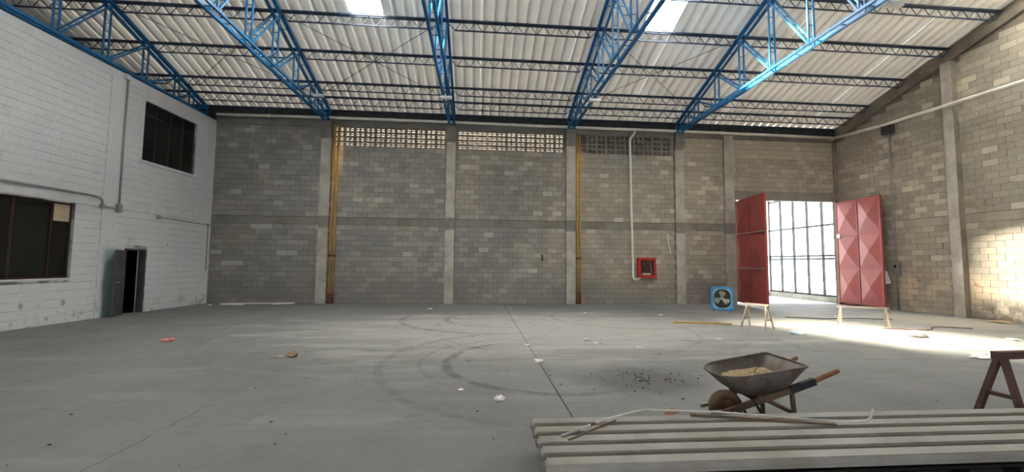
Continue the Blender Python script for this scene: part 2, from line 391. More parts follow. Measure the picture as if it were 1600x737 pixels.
# left wall: local x = from the corner towards the camera, local y = into the hall
UW = (1.06, 3.34, 4.82, 6.75); LW = (5.26, 9.4, 1.17, 3.13); DO = (2.92, 3.72, 0, 2.0); HL = 7.26
mb = MB(); LEN = 26
def wall_panels(mb, u0, u1, z0, z1, holes, y0, y1):
    us = sorted({u0, u1, *[h[0] for h in holes], *[h[1] for h in holes]}); zs = sorted({z0, z1, *[h[2] for h in holes], *[h[3] for h in holes]})
    for i in range(len(us)-1):
        for j in range(len(zs)-1):
            cu, cz = (us[i]+us[i+1])/2, (zs[j]+zs[j+1])/2
            if not any(h[0] < cu < h[1] and h[2] < cz < h[3] for h in holes): mb.box((us[i], y0, zs[j]), (us[i+1], y1, zs[j+1]))
wall_panels(mb, 0, LEN, 0, HL, [UW, LW, DO], -.18, 0)
wl = wall_frame('wall_left', (XL, D), DL, mb, m_joint_w)
PIL = [(-.0, .42), (4.02, 4.52)]
e = .04
holes = [(UW[0]-.1, UW[1]+.1, UW[2]-.1, UW[3]+.42), LW, DO]
lregs = []
for (a, b) in ((.42, 4.02), (4.52, 9.8)): lregs += [(a, b, 0, BAND0), (a, b, BAND1, 7.0)]
lay_blocks(wl, 1, lregs, holes, m_leftblk, .007, .009, 7.2, .001)
for a, b in PIL: MB().box((a, -.02, 0), (b, .014, HL)).build('pilaster', m_leftblk, wl)
for a, b in ((.42, 4.02), (4.52, 9.8)):
    MB().box((a, -.02, BAND0+.01), (b, .016, BAND1-.01)).build('bond_beam', m_wpaint, wl)
    MB().box((a, -.02, 7.0), (b, .01, HL)).build('top_beam', m_wpaint, wl)
MB().box((9.8, -.02, 0), (LEN, .006, HL)).build('plain_wall', m_wpaint, wl)
mb = MB(); mb.box((UW[0]-.12, -.02, UW[3]), (UW[1]+.12, .012, UW[3]+.25))
mb.box((UW[0]-.12, -.02, UW[2]), (UW[0], .012, UW[3])); mb.box((UW[1], -.02, UW[2]), (UW[1]+.1, .012, UW[3])); mb.build('window_surround', m_wpaint, wl)
MB().box((UW[0]-.16, -.1, UW[2]-.09), (UW[1]+.1, .05, UW[2])).build('window_sill', m_wpaint, wl)
# unlit rooms behind the openings, their darkness also painted into the plaster
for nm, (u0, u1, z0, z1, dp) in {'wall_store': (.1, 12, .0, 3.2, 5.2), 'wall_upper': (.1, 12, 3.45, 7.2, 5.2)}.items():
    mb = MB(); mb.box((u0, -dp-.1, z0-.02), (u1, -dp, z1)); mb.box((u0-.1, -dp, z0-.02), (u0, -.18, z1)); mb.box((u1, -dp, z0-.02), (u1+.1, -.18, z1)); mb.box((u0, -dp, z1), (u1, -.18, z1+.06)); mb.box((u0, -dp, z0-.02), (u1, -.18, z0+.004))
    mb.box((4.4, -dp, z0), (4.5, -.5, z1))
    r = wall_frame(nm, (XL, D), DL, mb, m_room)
def window(n, r, mull, trans, m, inset=-.1, thick=.05):
    u0, u1, z0, z1 = r; wd = wall_frame(n, (XL, D), DL, MB().box((u0, inset-.03, z0), (u0+thick, inset+.03, z1)).box((u1-thick, inset-.03, z0), (u1, inset+.03, z1)).box((u0, inset-.03, z0), (u1, inset+.03, z0+thick)).box((u0, inset-.03, z1-thick), (u1, inset+.03, z1)), m)
    us = [u0]+mull+[u1]; zs = [z0]+trans+[z1]
    for q in mull: MB().box((q-.025, inset-.025, z0), (q+.025, inset+.025, z1)).build('mullion', m, wd)
    for q in trans: MB().box((u0, inset-.02, q-.02), (u1, inset+.02, q+.02)).build('transom', m, wd)
    for i in range(len(us)-1):
        for j in range(len(zs)-1):
            MB().box((us[i]+.02, inset-.004, zs[j]+.02), (us[i+1]-.02, inset+.004, zs[j+1]-.02)).build('pane', m_dglass, wd)
    return wd
t = NT('dusty_dark_glass'); m_dglass = t.m
tr = t.n.new('ShaderNodeBsdfTransparent'); tr.inputs[0].default_value = (.5,.5,.5,1); mx = t.n.new('ShaderNodeMixShader'); mx.inputs[0].default_value = .1
t.done((.2,.19,.18), .25); t.t.links.new(tr.outputs[0], mx.inputs[1]); t.t.links.new(t.b.outputs[0], mx.inputs[2]); t.t.links.new(mx.outputs[0], t.out.inputs[0])
w1 = window('window_1', UW, [1.62, 2.2, 2.78], [6.35], m_black)
w2 = window('window_2', LW, [5.75, 6.6, 7.6, 8.5], [], m_redwood)
MB().box((5.32, -.09, 2.64), (5.70, -.075, 3.08)).build('board_panel', m_board, w2)
MB().box((LW[0]-.02, -.12, LW[2]-.05), (LW[1]+.02, .012, LW[2])).build('window_sill', m_wpaint, w2)
# office door leaf, swung back against the wall
d1 = wall_frame('door_1', (XL, D), DL, MB().box((DO[0], -.16, 0), (DO[0]+.05, .015, 2.0)).box((DO[1]-.05, -.16, 0), (DO[1], .015, 2.0)).box((DO[0], -.16, 1.95), (DO[1], .015, 2.0)), m_doorgrey)
leaf = empty('leaf'); leaf.parent = d1; leaf.location = (DO[1]-.03, .03, 0); leaf.rotation_euler.z = math.radians(27)
leaf_m = MB().box((0, -.02, .03), (.76, .02, 1.94)).mesh('leaf', m_doorgrey)
bpy.data.objects.remove(leaf); leaf = link('leaf', leaf_m, d1); leaf.location = (DO[1]-.03, .035, 0); leaf.rotation_euler.z = math.radians(25)
MB().box((.05, .02, .12), (.71, .028, .9)).build('panel', m_doorgrey, leaf); MB().box((.05, .02, 1.0), (.71, .028, 1.86)).build('panel', m_doorgrey, leaf)
MB().tube([(.70, .02, 1.0), (.70, .07, 1.0), (.58, .075, 1.0)], .012, 8).build('handle', m_galv, leaf)
MB().tube([(DO[0]+.13, -.14, 0), (DO[0]+.13, -.14, 1.95)], .018, 8).build('inner_post', m_galv, d1)

# right wall: local x from the corner towards the camera, into the hall is -y
rake = lambda u: 7.38+S*u
mb = MB(); TL = 13.0
mb.prism([(-.3, 0, 0), (26, 0, 0), (26, 0, 7.4), (TL, 0, rake(TL)), (-.3, 0, rake(-.3))], (0, .2, 0))
wr = wall_frame('wall_right', (XR, D), DR, mb, m_mortar_r)
RC = (4.31, 4.60)
lay_blocks(wr, -1, [(.02, RC[0], 0, BAND0), (.02, RC[0], BAND1, 9.2), (RC[1], 8.2, 0, BAND0), (RC[1], 8.2, BAND1, 10.4)], [], m_rightblk, .012, .011, 6.6, .004, ztop=lambda u: rake(u)+.0)
for a, b in ((.02, RC[0]), (RC[1], 8.2)): MB().box((a, -.016, BAND0+.01), (b, .1, BAND1-.02)).build('bond_beam', m_rightblk, wr)
MB().box((8.2, -.012, 0), (26, .05, 7.2)).build('plain_wall', m_rightblk, wr)
MB().prism([(-.2, -.1, rake(-.2)), (TL, -.1, rake(TL)), (TL, -.1, rake(TL)+.58), (-.2, -.1, rake(-.2)+.58)], (0, .3, 0)).build('raking_beam', m_beam_r, wr)
# outer hall walls well to the left, and the neighbour's wall behind the vents
wo = MB().box((-17.5, -9, 0), (-17.3, 17.3, 12.3)).build('wall_outer', m_mortar_r); tag(wo, kind='structure')
MB().box((-17.3, 17.05, 0), (XL-.1, 17.25, 7.97)).build('plain_wall', m_mortar, wo)
rw = MB(); wall_panels_r = [(-17.3, -2, 0, 7.9), (1.5, 18.5, 0, 7.9), (-2, 1.5, 3.4, 7.9)]  # unseen rear wall, its opening sized to let fill light in
for a, b, z0, z1 in wall_panels_r: rw.box((a, -9.2, z0), (b, -9, z1))
tag(rw.build('wall_rear', m_mortar_r), kind='structure')
nb = MB().box((-14, 19.2, 0), (9.6, 19.5, 9.4)).build('wall_neighbour', m_neigh); tag(nb, kind='structure')

# ------------------------------------------------------------------ columns
def column(label, x0, x1, y0, ztop, corbel, name='concrete_column', m=None):
    m = m or m_conc
    t = thing(name, label, 'column', ((x0+x1)/2, D, 0)); hw = (x1-x0)/2
    MB().box((-hw, -y0, 0), (hw, .02, 3.02)).build('shaft', m, t)
    MB().box((-hw, -y0+.006, 3.02), (hw, .02, 3.5)).build('joint_band', m_beam, t)
    MB().box((-hw, -y0, 3.5), (hw, .02, ztop-(corbel and .75))).build('shaft', m, t)
    if corbel:
        z = ztop-.75
        MB().prism([(-hw-.01, -y0-.005, z), (-hw-.01, .02, z), (-hw-.01, .02, ztop), (-hw-.01, -y0-.1, ztop), (-hw-.01, -y0-.1, z+.3)], (2*hw+.02, 0, 0)).build('corbel', m_beam, t)
    return t
column('pale concrete column between yellow pipes and darkest grey block panel at left', *COLS[0], .12, 7.42, True)
column('pale concrete column between two vented block panels, no pipes beside it', *COLS[1], .12, 7.42, True)
column('pale concrete column with yellow pipes at its right, left of red hose cabinet', *COLS[2], .12, 7.42, True)
column('pale concrete column right of the red hose cabinet', *COLS[3], .12, 7.42, True)
column('plain tall concrete column at left jamb of the gate opening', *COLS[4], .10, 7.4, False)
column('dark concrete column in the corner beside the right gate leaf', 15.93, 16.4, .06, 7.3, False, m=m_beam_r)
t = thing('concrete_column', 'pale concrete column standing against the tan right-hand wall', 'column')
t.matrix_world = wr.matrix_world
MB().box((RC[0], -.24, 0), (RC[1], .02, 3.05)).build('shaft', m_conc, t); MB().box((RC[0]+.004, -.236, 3.05), (RC[1]-.004, .02, 3.4)).build('joint_band', m_conc, t)
MB().box((RC[0], -.24, 3.4), (RC[1], .02, rake(RC[0]))).build('shaft', m_conc, t)
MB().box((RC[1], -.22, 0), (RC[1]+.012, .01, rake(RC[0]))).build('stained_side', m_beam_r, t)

# ------------------------------------------------------------------ roof
RZ = lambda y: HT+.15+S*(D-y)          # underside of sheets, front slope
PW = 1.033; X0 = -4.085-13*PW; NSH = 36
def sheet_mb(w, y0, y1, ribs=3):
    """trapezoid ribbed sheet running up the slope; origin at its left edge"""
    mb = MB(); prof = []
    p = w/ribs
    for k in range(ribs): prof += [(k*p, 0), (k*p+p-.085, 0), (k*p+p-.075, .075), (k*p+p-.012, .075)]
    prof.append((w, 0))
    za, zb = S*(D-y0), S*(D-y1)
    for j in range(len(prof)-1):
        (xa, ha), (xb, hb) = prof[j], prof[j+1]
        mb.poly([(xa, y0, za+ha), (xb, y0, za+hb), (xb, y1, zb+hb), (xa, y1, zb+ha)])
    return mb
rear = MB()
for i in range(NSH*3):
    xa = X0+i*PW/3
    if i//3 in (4,):
        for ya, yb in ((RIDGE, -1.0), (-6.5, -9.2)):
            rear.poly([(xa, ya, RZ(2*RIDGE-ya)), (xa+PW/3, ya, RZ(2*RIDGE-ya)), (xa+PW/3, yb, RZ(2*RIDGE-yb)), (xa, yb, RZ(2*RIDGE-yb))])
        continue
    for (a, ha, b, hb) in ((0, 0, .25, 0), (.25, 0, .275, .045), (.275, .045, .32, .045), (.32, .045, PW/3, 0)):
        rear.poly([(xa+a, RIDGE, RZ(RIDGE)+ha), (xa+b, RIDGE, RZ(RIDGE)+hb), (xa+b, -9.2, RZ(2*RIDGE+9.2)+hb), (xa+a, -9.2, RZ(2*RIDGE+9.2)+ha)])
ce = rear.build('ceiling', m_roof); tag(ce, kind='structure')
rear_fill_sk = MB().poly([(0, -.95, RZ(2*RIDGE+.95)+.01), (PW, -.95, RZ(2*RIDGE+.95)+.01), (PW, -6.55, RZ(2*RIDGE+6.55)+.01), (0, -6.55, RZ(2*RIDGE+6.55)+.01)]).mesh('skylight_sheet', m_sky)  # unseen rear-slope skylight, added to fill the hall with light
for i in (4,): o = link('skylight_sheet', rear_fill_sk, ce); o.location.x = X0+i*PW
full = sheet_mb(PW, 17.35, RIDGE).mesh('roof_sheet', m_roof)
SK0, SK1 = 12.5, 8.3
lo_, hi_, sk_ = sheet_mb(PW, 17.35, SK0).mesh('roof_sheet', m_roof), sheet_mb(PW, SK1, RIDGE).mesh('roof_sheet', m_roof), sheet_mb(PW, SK0+.1, SK1-.1).mesh('skylight_sheet', m_sky)
lo2_, hi2_, fill_sk_ = sheet_mb(PW, 17.35, 10.2).mesh('roof_sheet', m_roof), sheet_mb(PW, 6.4, RIDGE).mesh('roof_sheet', m_roof), sheet_mb(PW, 10.3, 6.3).mesh('skylight_sheet', m_sky)
for i in range(NSH):
    def put(nm, me, dz=0):
        o = link(nm, me, ce); o.location = (X0+i*PW, 0, HT+.15+dz+random.uniform(0, .004)); return o
    if i in (13, 22): put('roof_sheet', lo_); put('roof_sheet', hi_); tag(put('skylight_sheet', sk_, .006), 'glowing translucent skylight sheet')
    elif i in (31,): put('roof_sheet', lo2_); put('roof_sheet', hi2_); put('skylight_sheet', fill_sk_, .006)  # out-of-view skylight added for extra light in the hall
    else: put('roof_sheet', full)

TR = [-10.98, -6.23, -1.19, 3.85, 8.63]
PY = [16.93, 16.17, 15.40, 13.97, 12.55]+[12.55-1.42*k for k in range(1, 7)]
tlabels = ['blue roof truss running along the top of the white wall', 'blue roof truss landing on the column beside the left yellow pipes',
           'blue roof truss seen nearly end-on in the middle of the hall', 'blue roof truss landing on the column left of the hose cabinet', 'blue roof truss nearest the red gate, partly sunlit']
TT = lambda y: HT+.03+S*(D-y) if y >= RIDGE else HT+.03+S*(D-(2*RIDGE-y))
def truss_parts():
    ys = PY+[2*RIDGE-y for y in reversed(PY[:-1])]
    P = []
    for nm in ('top_chord', 'bottom_chord'):
        mb = MB()
        for sx in (-.12, .12):
            if nm == 'top_chord':
                for a, b in ((17.0, RIDGE), (RIDGE, 2*RIDGE-17.0)):
                    mb.bar((sx, a, TT(a)), (sx, b, TT(b)), .07, .07); mb.bar((sx*.72, a, TT(a)-.04), (sx*.72, b, TT(b)-.04), .015, .1)
            else:
                mb.bar((sx, 17.0, HB), (sx, 2*RIDGE-17.0, HB), .06, .06); mb.bar((sx*.72, 17.0, HB+.03), (sx*.72, 2*RIDGE-17., HB+.03), .015, .09)
        k = 0
        yy = 16.6
        while yy > -8.5:
            z = TT(yy)-.06 if nm == 'top_chord' else HB
            mb.bar((-.12, yy, z), (.12, yy, z), .03, .012); yy -= .71
        P.append((nm, mb))
    for i, y in enumerate(ys):
        if y < -2: continue
        mb = MB(); b0, b1 = HB+.02, TT(y)-.05
        for sx in (-.08, .08): mb.bar((sx, y, b0), (sx, y, b1), .04, .04)
        n = max(1, int((b1-b0)/.45))
        for k in range(1, n): mb.bar((-.08, y, b0+(b1-b0)*k/n), (.08, y, b0+(b1-b0)*k/n), .025, .012)
        P.append(('vertical', mb))
        if i+1 < len(ys) and y > RIDGE:
            mb = MB(); y2 = ys[i+1]
            for sx in (-.1, .1): mb.bar((sx, y, TT(y)-.05), (sx, y2, HB+.03), .04, .04)
            L = math.hypot(y-y2, TT(y)-HB)
            for k in range(1, max(2, int(L/.5))):
                q = k/max(2, int(L/.5)); mb.bar((-.1, y+(y2-y)*q, TT(y)-.05+(HB+.03-TT(y)+.05)*q), (.1, y+(y2-y)*q, TT(y)-.05+(HB+.03-TT(y)+.05)*q), .02, .012)
            P.append(('diagonal', mb))
    MBp = MB().box((-.16, 16.75, HB-.06), (.16, 17.0, HB-.03)); P.append(('bearing_plate', MBp))
    return [(n, b.mesh(n, m_blue)) for n, b in P]
tp = truss_parts()
for X, lb in zip(TR, tlabels):
    t = thing('roof_truss', lb, 'roof truss', (X, 0, 0), 0, 'blue roof trusses')
    for n, me in tp: link(n, me, t)
# lattice purlins, one per bay and row
bayX = [(-17.25, -10.98), (-10.98, -6.23), (-6.23, -1.19), (-1.19, 3.85), (3.85, 8.63), (8.63, None)]
bl = ['bay left of the white wall', 'bay above the darkest grey block panel', 'bay with the left skylight', 'middle bay without skylight', 'bay with the right skylight', 'last bay before the tan right wall']
rl = ['lowest, at the eave', 'second up from the eave', 'third up from the eave', 'fourth up from the eave', 'fifth up from the eave', 'sixth up from the eave']
def purlin_mesh(L):
    dp = .30; tc = MB(); tc.bar((0, -.05, 0), (L, -.05, 0), .05, .035); tc.bar((0, .05, 0), (L, .05, 0), .05, .035)
    bc = MB().bar((.35, 0, -dp), (L-.35, 0, -dp), .045, .03)
    wbm = MB(); n = int((L-.7)/.42); st = (L-.7)/n
    for k in range(n):
        xa = .35+k*st; wbm.bar((xa, 0, -dp), (xa+st/2, 0, 0), .016); wbm.bar((xa+st/2, 0, 0), (xa+st, 0, -dp), .016)
    wbm.bar((.05, 0, 0), (.35, 0, -dp), .02); wbm.bar((L-.05, 0, 0), (L-.35, 0, -dp), .02)
    return [('top_chord', tc.mesh('top_chord', m_purlin)), ('bottom_chord', bc.mesh('bottom_chord', m_purlin)), ('web', wbm.mesh('web', m_purlin))]
cache = {}
for bi, (xa, xb) in enumerate(bayX):
    for ri in range(6):
        y = PY[ri]; x2 = xb if xb else XR+math.sin(AR)*(D-y)+.0
        L = round(x2-xa, 3)
        if L not in cache: cache[L] = purlin_mesh(L)
        t = thing('lattice_purlin', f'dark lattice purlin {rl[ri]}, in {bl[bi]}', 'purlin', (xa, y, TT(y)+.06), 0, 'lattice purlins under the roof')
        t.rotation_euler.x = 0
        for n, me in cache[L]: link(n, me, t)
# thin cross bracing rods
for bi, nm in ((1, 'above the darkest grey block panel'), (2, 'below the left skylight'), (4, 'below the right skylight')):
    xa, xb = bayX[bi]
    for (p, q, w_) in (((xa, 12.5), (xb, 15.9), 'falling to the right'), ((xa, 15.9), (xb, 12.5), 'rising to the right')):
        zo = .02 if p[1] > q[1] else .045
        tag(MB().tube([(p[0]+.1, p[1], TT(p[1])-.06+zo), (q[0]-.1, q[1], TT(q[1])-.06+zo)], .011, 6).build('brace_rod', m_rod), f'thin steel brace rod {w_}, {nm}', 'brace rod', 'roof brace rods')
    # another pair higher up, leaving the frame
# eave flashing, dark, between wall top and roof
ev = MB().box((XL-.3, 16.98, 7.52), (16.3, 17.03, 7.845)).build('trim_1', m_dark); tag(ev, kind='structure')
# lamps on the trusses
def lamp(label, x, y, z, rz=0):
    t = thing('fluorescent_lamp', label, 'lamp', (x, y, z), rz, 'lamp fittings on the trusses')
    MB().box((-.2, -.07, -.09), (.2, .07, -.02)).build('housing', m_white, t); MB().box((-.17, -.05, -.105), (.17, .05, -.09)).build('diffuser', m_pvc, t)
    MB().bar((-.12, 0, -.02), (-.12, 0, .03), .015).bar((.12, 0, -.02), (.12, 0, .03), .015).build('hanger', m_galv, t)
lamp('small white lamp fitting under the middle end-on truss', -1.19, 13.9, HB-.05); lamp('small white lamp fitting under the truss left of the hose cabinet', 3.95, 13.6, HB-.05)
lamp('small white lamp fitting on the truss by the left yellow pipes', -6.0, 15.3, HB+.4); lamp('pale lamp fitting high on the sunlit truss near the gate', 8.9, 7.85, HB-.05)

# ------------------------------------------------------------------ pipes on the walls
def rpath(pts, r, n=5):
    """polyline with rounded corners"""
    pts = [Vector(p) for p in pts]; out = [pts[0]]
    for i in range(1, len(pts)-1):
        a = pts[i]+(pts[i-1]-pts[i]).normalized()*min(r, (pts[i-1]-pts[i]).length/2); b = pts[i]+(pts[i+1]-pts[i]).normalized()*min(r, (pts[i+1]-pts[i]).length/2)
        for k in range(n+1):
            s = k/n; out.append(a*(1-s)**2+pts[i]*2*s*(1-s)+b*s*s)
    return out+[pts[-1]]
t = thing('rainwater_pipe', 'long white plastic pipe along the top of the back wall', 'pipe')
PX = [XL+.1, -6.2, -1.2, 3.9, 8.6, 12.5, XR-.25]; PD = [7.46, 7.50, 7.50, 7.47, 7.47, 7.45, 7.42]
MB().tube([(x, 16.86, z) for x, z in zip(PX, PD)], .058, 10).build('pipe', m_pvc, t, True)
for x in (-8.5, -3.6, 1.4, 10.6, 13.6):
    z = next(PD[i]+(PD[i+1]-PD[i])*(x-PX[i])/(PX[i+1]-PX[i]) for i in range(6) if PX[i] <= x <= PX[i+1])
    MB().tube([(x-.06, 16.86, z), (x+.06, 16.86, z)], .068, 10).build('coupling', m_pvc, t, True); MB().box((x+.3, 16.86, z-.02), (x+.33, 17.0, z+.02)).build('bracket', m_galv, t)
t = thing('rainwater_pipe', 'cream plastic pipe climbing along the tan right-hand wall', 'pipe'); t.matrix_world = wr.matrix_world
MB().tube([(.15, -.3, 7.40), (2.4, -.3, 7.28), (4.5, -.32, 7.24), (9, -.3, 7.22)], .055, 10).build('pipe', m_pvc, t, True)
for u in (1.2, 4.0, 5.2): MB().tube([(u-.07, -.3, 7.34 if u < 2 else 7.247), (u+.07, -.3, 7.33 if u < 2 else 7.24)], .066, 10).build('coupling', m_pvc, t, True)
MB().tube(rpath([(.15, -.3, 7.40), (-.02, -.3, 7.41), (-.05, -.1, 7.41)], .1), .06, 10).build('elbow', m_pvc, t, True)
t = thing('down_pipe', 'white plastic down pipe ending beside the red hose cabinet', 'pipe')
MB().tube(rpath([(6.66, 16.88, 7.42), (6.64, 16.88, 7.3), (6.45, 16.92, 7.1), (6.45, 16.92, 6.8), (6.53, 16.92, 1.03), (6.78, 16.9, 1.03), (6.80, 16.9, 1.12)], .13), .048, 10).build('pipe', m_pvc, t, True)
for z in (3.3, 5.2, 7.05): MB().tube([(6.45+(6.8-min(z, 6.8))*.014, 16.92, z-.04), (6.45+(6.8-min(z, 6.8))*.014, 16.92, z+.04)], .058, 10).build('coupling', m_pvc, t, True)
def yellow(x, label, r=.052):
    t = thing('yellow_pipe', label, 'pipe', (x, 16.9, 0), 0, 'yellow pipes beside the columns')
    MB().tube([(0, 0, .42), (0, 0, 7.22)], r, 10).build('pipe', m_yel, t, True); MB().tube([(0, 0, 0), (0, 0, .42)], r+.012, 10).build('rusty_foot', m_rust, t, True)
    for z in (1.9, 2.9): MB().tube([(0, 0, z-.04), (0, 0, z+.04)], r+.012, 10).build('clamp', m_rust if z < 2 else m_yel, t, True)
yellow(-5.905, 'left yellow pipe of the pair beside the left column', .045); yellow(-5.755, 'right yellow pipe of the pair beside the left column', .042)
yellow(4.125, 'left yellow pipe of the pair nearest the hose cabinet', .035); yellow(4.25, 'right yellow pipe of the pair nearest the hose cabinet', .04)
def on_left(name, label, cat): 
    t = thing(name, label, cat); t.matrix_world = wl.matrix_world; return t
t = on_left('conduit', 'grey vertical conduit dropping down the white wall to a junction box', 'conduit')
MB().tube([(4.05, .05, 3.2), (4.05, .05, 7.2)], .028, 8).build('tube', m_galv, t, True); MB().box((3.97, .014, 3.08), (4.13, .09, 3.3)).build('junction_box', m_galv, t)
MB().box((3.98, .014, 7.1), (4.16, .08, 7.26)).build('top_block', m_wpaint, t)
t = on_left('conduit', 'grey bent conduit running above the lower left window', 'conduit')
MB().tube(rpath([(4.1, .05, 3.17), (4.56, .05, 3.17), (4.58, .05, 3.40), (4.9, .05, 3.43), (9.5, .05, 3.43)], .12), .028, 8).build('tube', m_galv, t, True)
MB().box((4.5, .014, 3.12), (4.62, .09, 3.23)).build('junction_box', m_galv, t)
t = on_left('conduit', 'dark thin conduit turning down at the corner of the white wall', 'conduit')
MB().tube(rpath([(2.59, .045, 3.08), (.21, .045, 3.04), (.2, .045, 1.27)], .05), .022, 8).build('tube', m_galv, t, True); MB().box((2.53, .014, 3.02), (2.65, .08, 3.14)).build('end_box', m_galv, t); MB().box((.15, .014, 2.98), (.27, .08, 3.1)).build('corner_box', m_galv, t)
t = thing('conduit', 'grey conduit from the dark box down the tan wall to the switch box', 'conduit'); t.matrix_world = wr.matrix_world
MB().tube([(2.37, -.05, .04), (2.37, -.05, 6.95)], .03, 8).build('tube', m_galv, t, True)
for z in (2.2, 4.4): MB().box((2.3, -.09, z), (2.44, 0, z+.04)).build('clip', m_galv, t)
t = thing('junction_box', 'dark square junction box high on the tan wall under the cream pipe', 'junction box'); t.matrix_world = wr.matrix_world
MB().box((2.2, -.2, 6.92), (2.56, -.013, 7.26)).build('box', m_dark, t); MB().box((2.18, -.215, 6.9), (2.58, -.2, 7.28)).build('lid', m_dark, t)
t = thing('switch_box', 'small grey switch box with open white door on the tan wall', 'switch box'); t.matrix_world = wr.matrix_world
MB().box((2.25, -.12, 1.32), (2.52, -.09, 1.84)).box((2.25, -.12, 1.32), (2.28, -.013, 1.84)).box((2.49, -.12, 1.32), (2.52, -.013, 1.84)).build('box', m_galv, t)
MB().box((2.34, -.14, 1.62), (2.42, -.12, 1.74)).build('breaker', m_black, t)
o = MB().box((0, -.02, 0), (.34, .0, .5)).build('open_door', m_white, t); o.location = (2.22, -.14, 1.02); o.rotation_euler = (0, .22, math.radians(215))

# ------------------------------------------------------------------ fire hose cabinet and stick on the back wall
t = thing('hose_cabinet', 'red fire hose cabinet with glazed door on the grey block wall', 'hose cabinet', (7.12, D-.01, 1.13))
MB().box((-.37, -.2, 0), (.37, -.02, .03)).box((-.37, -.2, .78), (.37, -.02, .81)).box((-.37, -.2, 0), (-.34, -.02, .81)).box((.34, -.2, 0), (.37, -.02, .81)).box((-.37, -.03, 0), (.37, -.01, .81)).build('case', m_redb, t)
dr = MB().box((-.385, -.225, -.015), (-.29, -.2, .825)).box((.29, -.225, -.015), (.385, -.2, .825)).box((-.29, -.225, -.015), (.29, -.2, .09)).box((-.29, -.225, .72), (.29, -.2, .825)).build('door_frame', m_redb, t)
MB().box((-.29, -.215, .09), (.29, -.21, .72)).build('pane', m_glass, dr)
MB().box((-.34, -.06, .03), (.34, -.032, .78)).build('back_panel', m_redin, t)
MB().tube([(-.2+.012*k, -.1+.02*math.sin(k*2.1), .6-.035*(k % 9)) for k in range(14)], .022, 6).build('hose', m_redin, t, True)
MB().bar((.14, -.13, .68), (.22, -.13, .2), .03).build('nozzle', m_galv, t)
MB().box((-.2, -.19, .1), (.17, -.18, .17)).build('notice', mat('notice_card', (.75,.6,.35), (.75,.72,.65), 9, .7), t)
tag(MB().tube([(8.12, 17.0, 3.0), (8.14, 17.0, 2.6), (8.24, 16.99, 2.12)], .022, 6).build('wall_stick', m_pvc), 'short pale stick fixed upright on blocks beside the gateside column', 'stick')
tag(MB().tube(rpath([(2.62, 17.02, 2.02), (2.68, 16.98, 1.95), (2.63, 17.0, 1.85), (2.72, 17.02, 1.8)], .05), .03, 6).build('wall_hole_plug', m_dark), 'dark broken stub sticking out of the middle block panel', 'stub')

# ------------------------------------------------------------------ red gate leaves
def gate(name, label, hinge, ang, wdt, z0, z1, face, disc=False):
    g = empty(name, (hinge[0], hinge[1], 0), ang); tag(g, label, kind='structure')
    fr = MB(); n = 2; rows = 3; b = .05
    fr.box((0, -.03, z0), (b, .03, z1)); fr.box((wdt-b, -.03, z0), (wdt, .03, z1)); fr.box((wdt/2-.025, -.03, z0), (wdt/2+.025, .03, z1))
    for k in range(rows+1):
        z = z0+(z1-z0)*k/rows; fr.box((0, -.03, max(z0, z-.03)), (wdt, .03, min(z1, z+.03)))
    fr.build('frame', m_red, g)
    cw, ch = wdt/2, (z1-z0)/rows; pm = MB()
    P = [(.03, 0, .03), (cw-.03, 0, .03), (cw-.03, 0, ch-.03), (.03, 0, ch-.03)]
    for s in (-1, 1):
        A = (cw/2, s*.08, ch/2)
        for i in range(4): pm.poly([(P[i][0], s*.012, P[i][2]), (P[(i+1) % 4][0], s*.012, P[(i+1) % 4][2]), A])
    me = pm.mesh('panel', m_red)
    for i in range(2):
        for k in range(3): o = link('panel', me, g); o.location = (i*cw, 0, z0+k*ch)
    for z in (z0+.5, z1-.5): MB().tube([(-.02, 0, z-.09), (-.02, 0, z+.09)], .03, 8).build('hinge', m_rust, g)
    if disc: MB().tube([(.12, .0, z0+2.9), (.12, face*.05, z0+2.9)], .1, 16).build('disc', m_white, g)
    MB().box((wdt-.02, -.04, z0), (wdt+.015, .04, z1)).build('edge_strip', m_red, g)
    return g
g1 = gate('door_2', 'red steel gate leaf of raised diamond panels beside the blue cooler', (11.2, 16.98), -1.72, 2.35, .1, 4.45, 1)
for z in (1.55, 3.0): MB().bar((.02, -.05, z), (2.33, -.05, z), .03, .035).build('pale_rail', m_conc, g1)
gate('door_3', 'sunlit red steel gate leaf of raised diamond panels near right wall', (15.93, 16.98), -1.63, 2.15, .1, 4.5, -1, True)

# ------------------------------------------------------------------ lobby beyond the gate
lf = MB().box((10.9, 17.25, -.1), (30, 40, -.004)).build('floor_lobby', m_outfl); tag(lf, kind='structure')
ls = MB().box((10.6, 17.25, 0), (10.85, 26, 7.2)).build('wall_lobby_shade', m_neigh); tag(ls, kind='structure')  # unseen side wall added to keep the sun off the lobby
GX, GY = 16.42, 21.9
lr = MB().box((10.6, 17.25, 6.7), (16.7, 22.2, 6.9)).build('ceiling_lobby_shade', m_out); tag(lr, kind='structure')  # unseen slab added to cut the sky light on the lobby floor
def glazing(name, p, q, n, H, zs, label):
    p, q = Vector((*p, 0)), Vector((*q, 0)); L = (q-p).length; a = math.atan2(q.y-p.y, q.x-p.x)
    g = MB().box((0, -.12, 0), (L, .12, .24)).build(name, m_conc); g.location = p; g.rotation_euler.z = a; tag(g, label, kind='structure')
    for k in range(n+1):
        x = L*k/n; MB().box((x-.04, -.05, .24), (x+.04, .05, H)).build('mullion', m_black, g)
    for z in zs: MB().box((0, -.045, z-.045), (L, .045, z+.045)).build('transom', m_black, g)
    zz = zs+[H]
    for k in range(n):
        for j in range(len(zz)-1): MB().box((L*k/n+.03, -.005, zz[j]+.03), (L*(k+1)/n-.03, .005, zz[j+1]-.03)).build('pane', m_glass, g)
    return g
ZS = [.29, 2.02, 2.17, 3.62, 5.2]
glazing('window_3', (GX, 17.4), (GX, GY), 5, 6.6, ZS, 'black framed glass facade beyond the open gate')
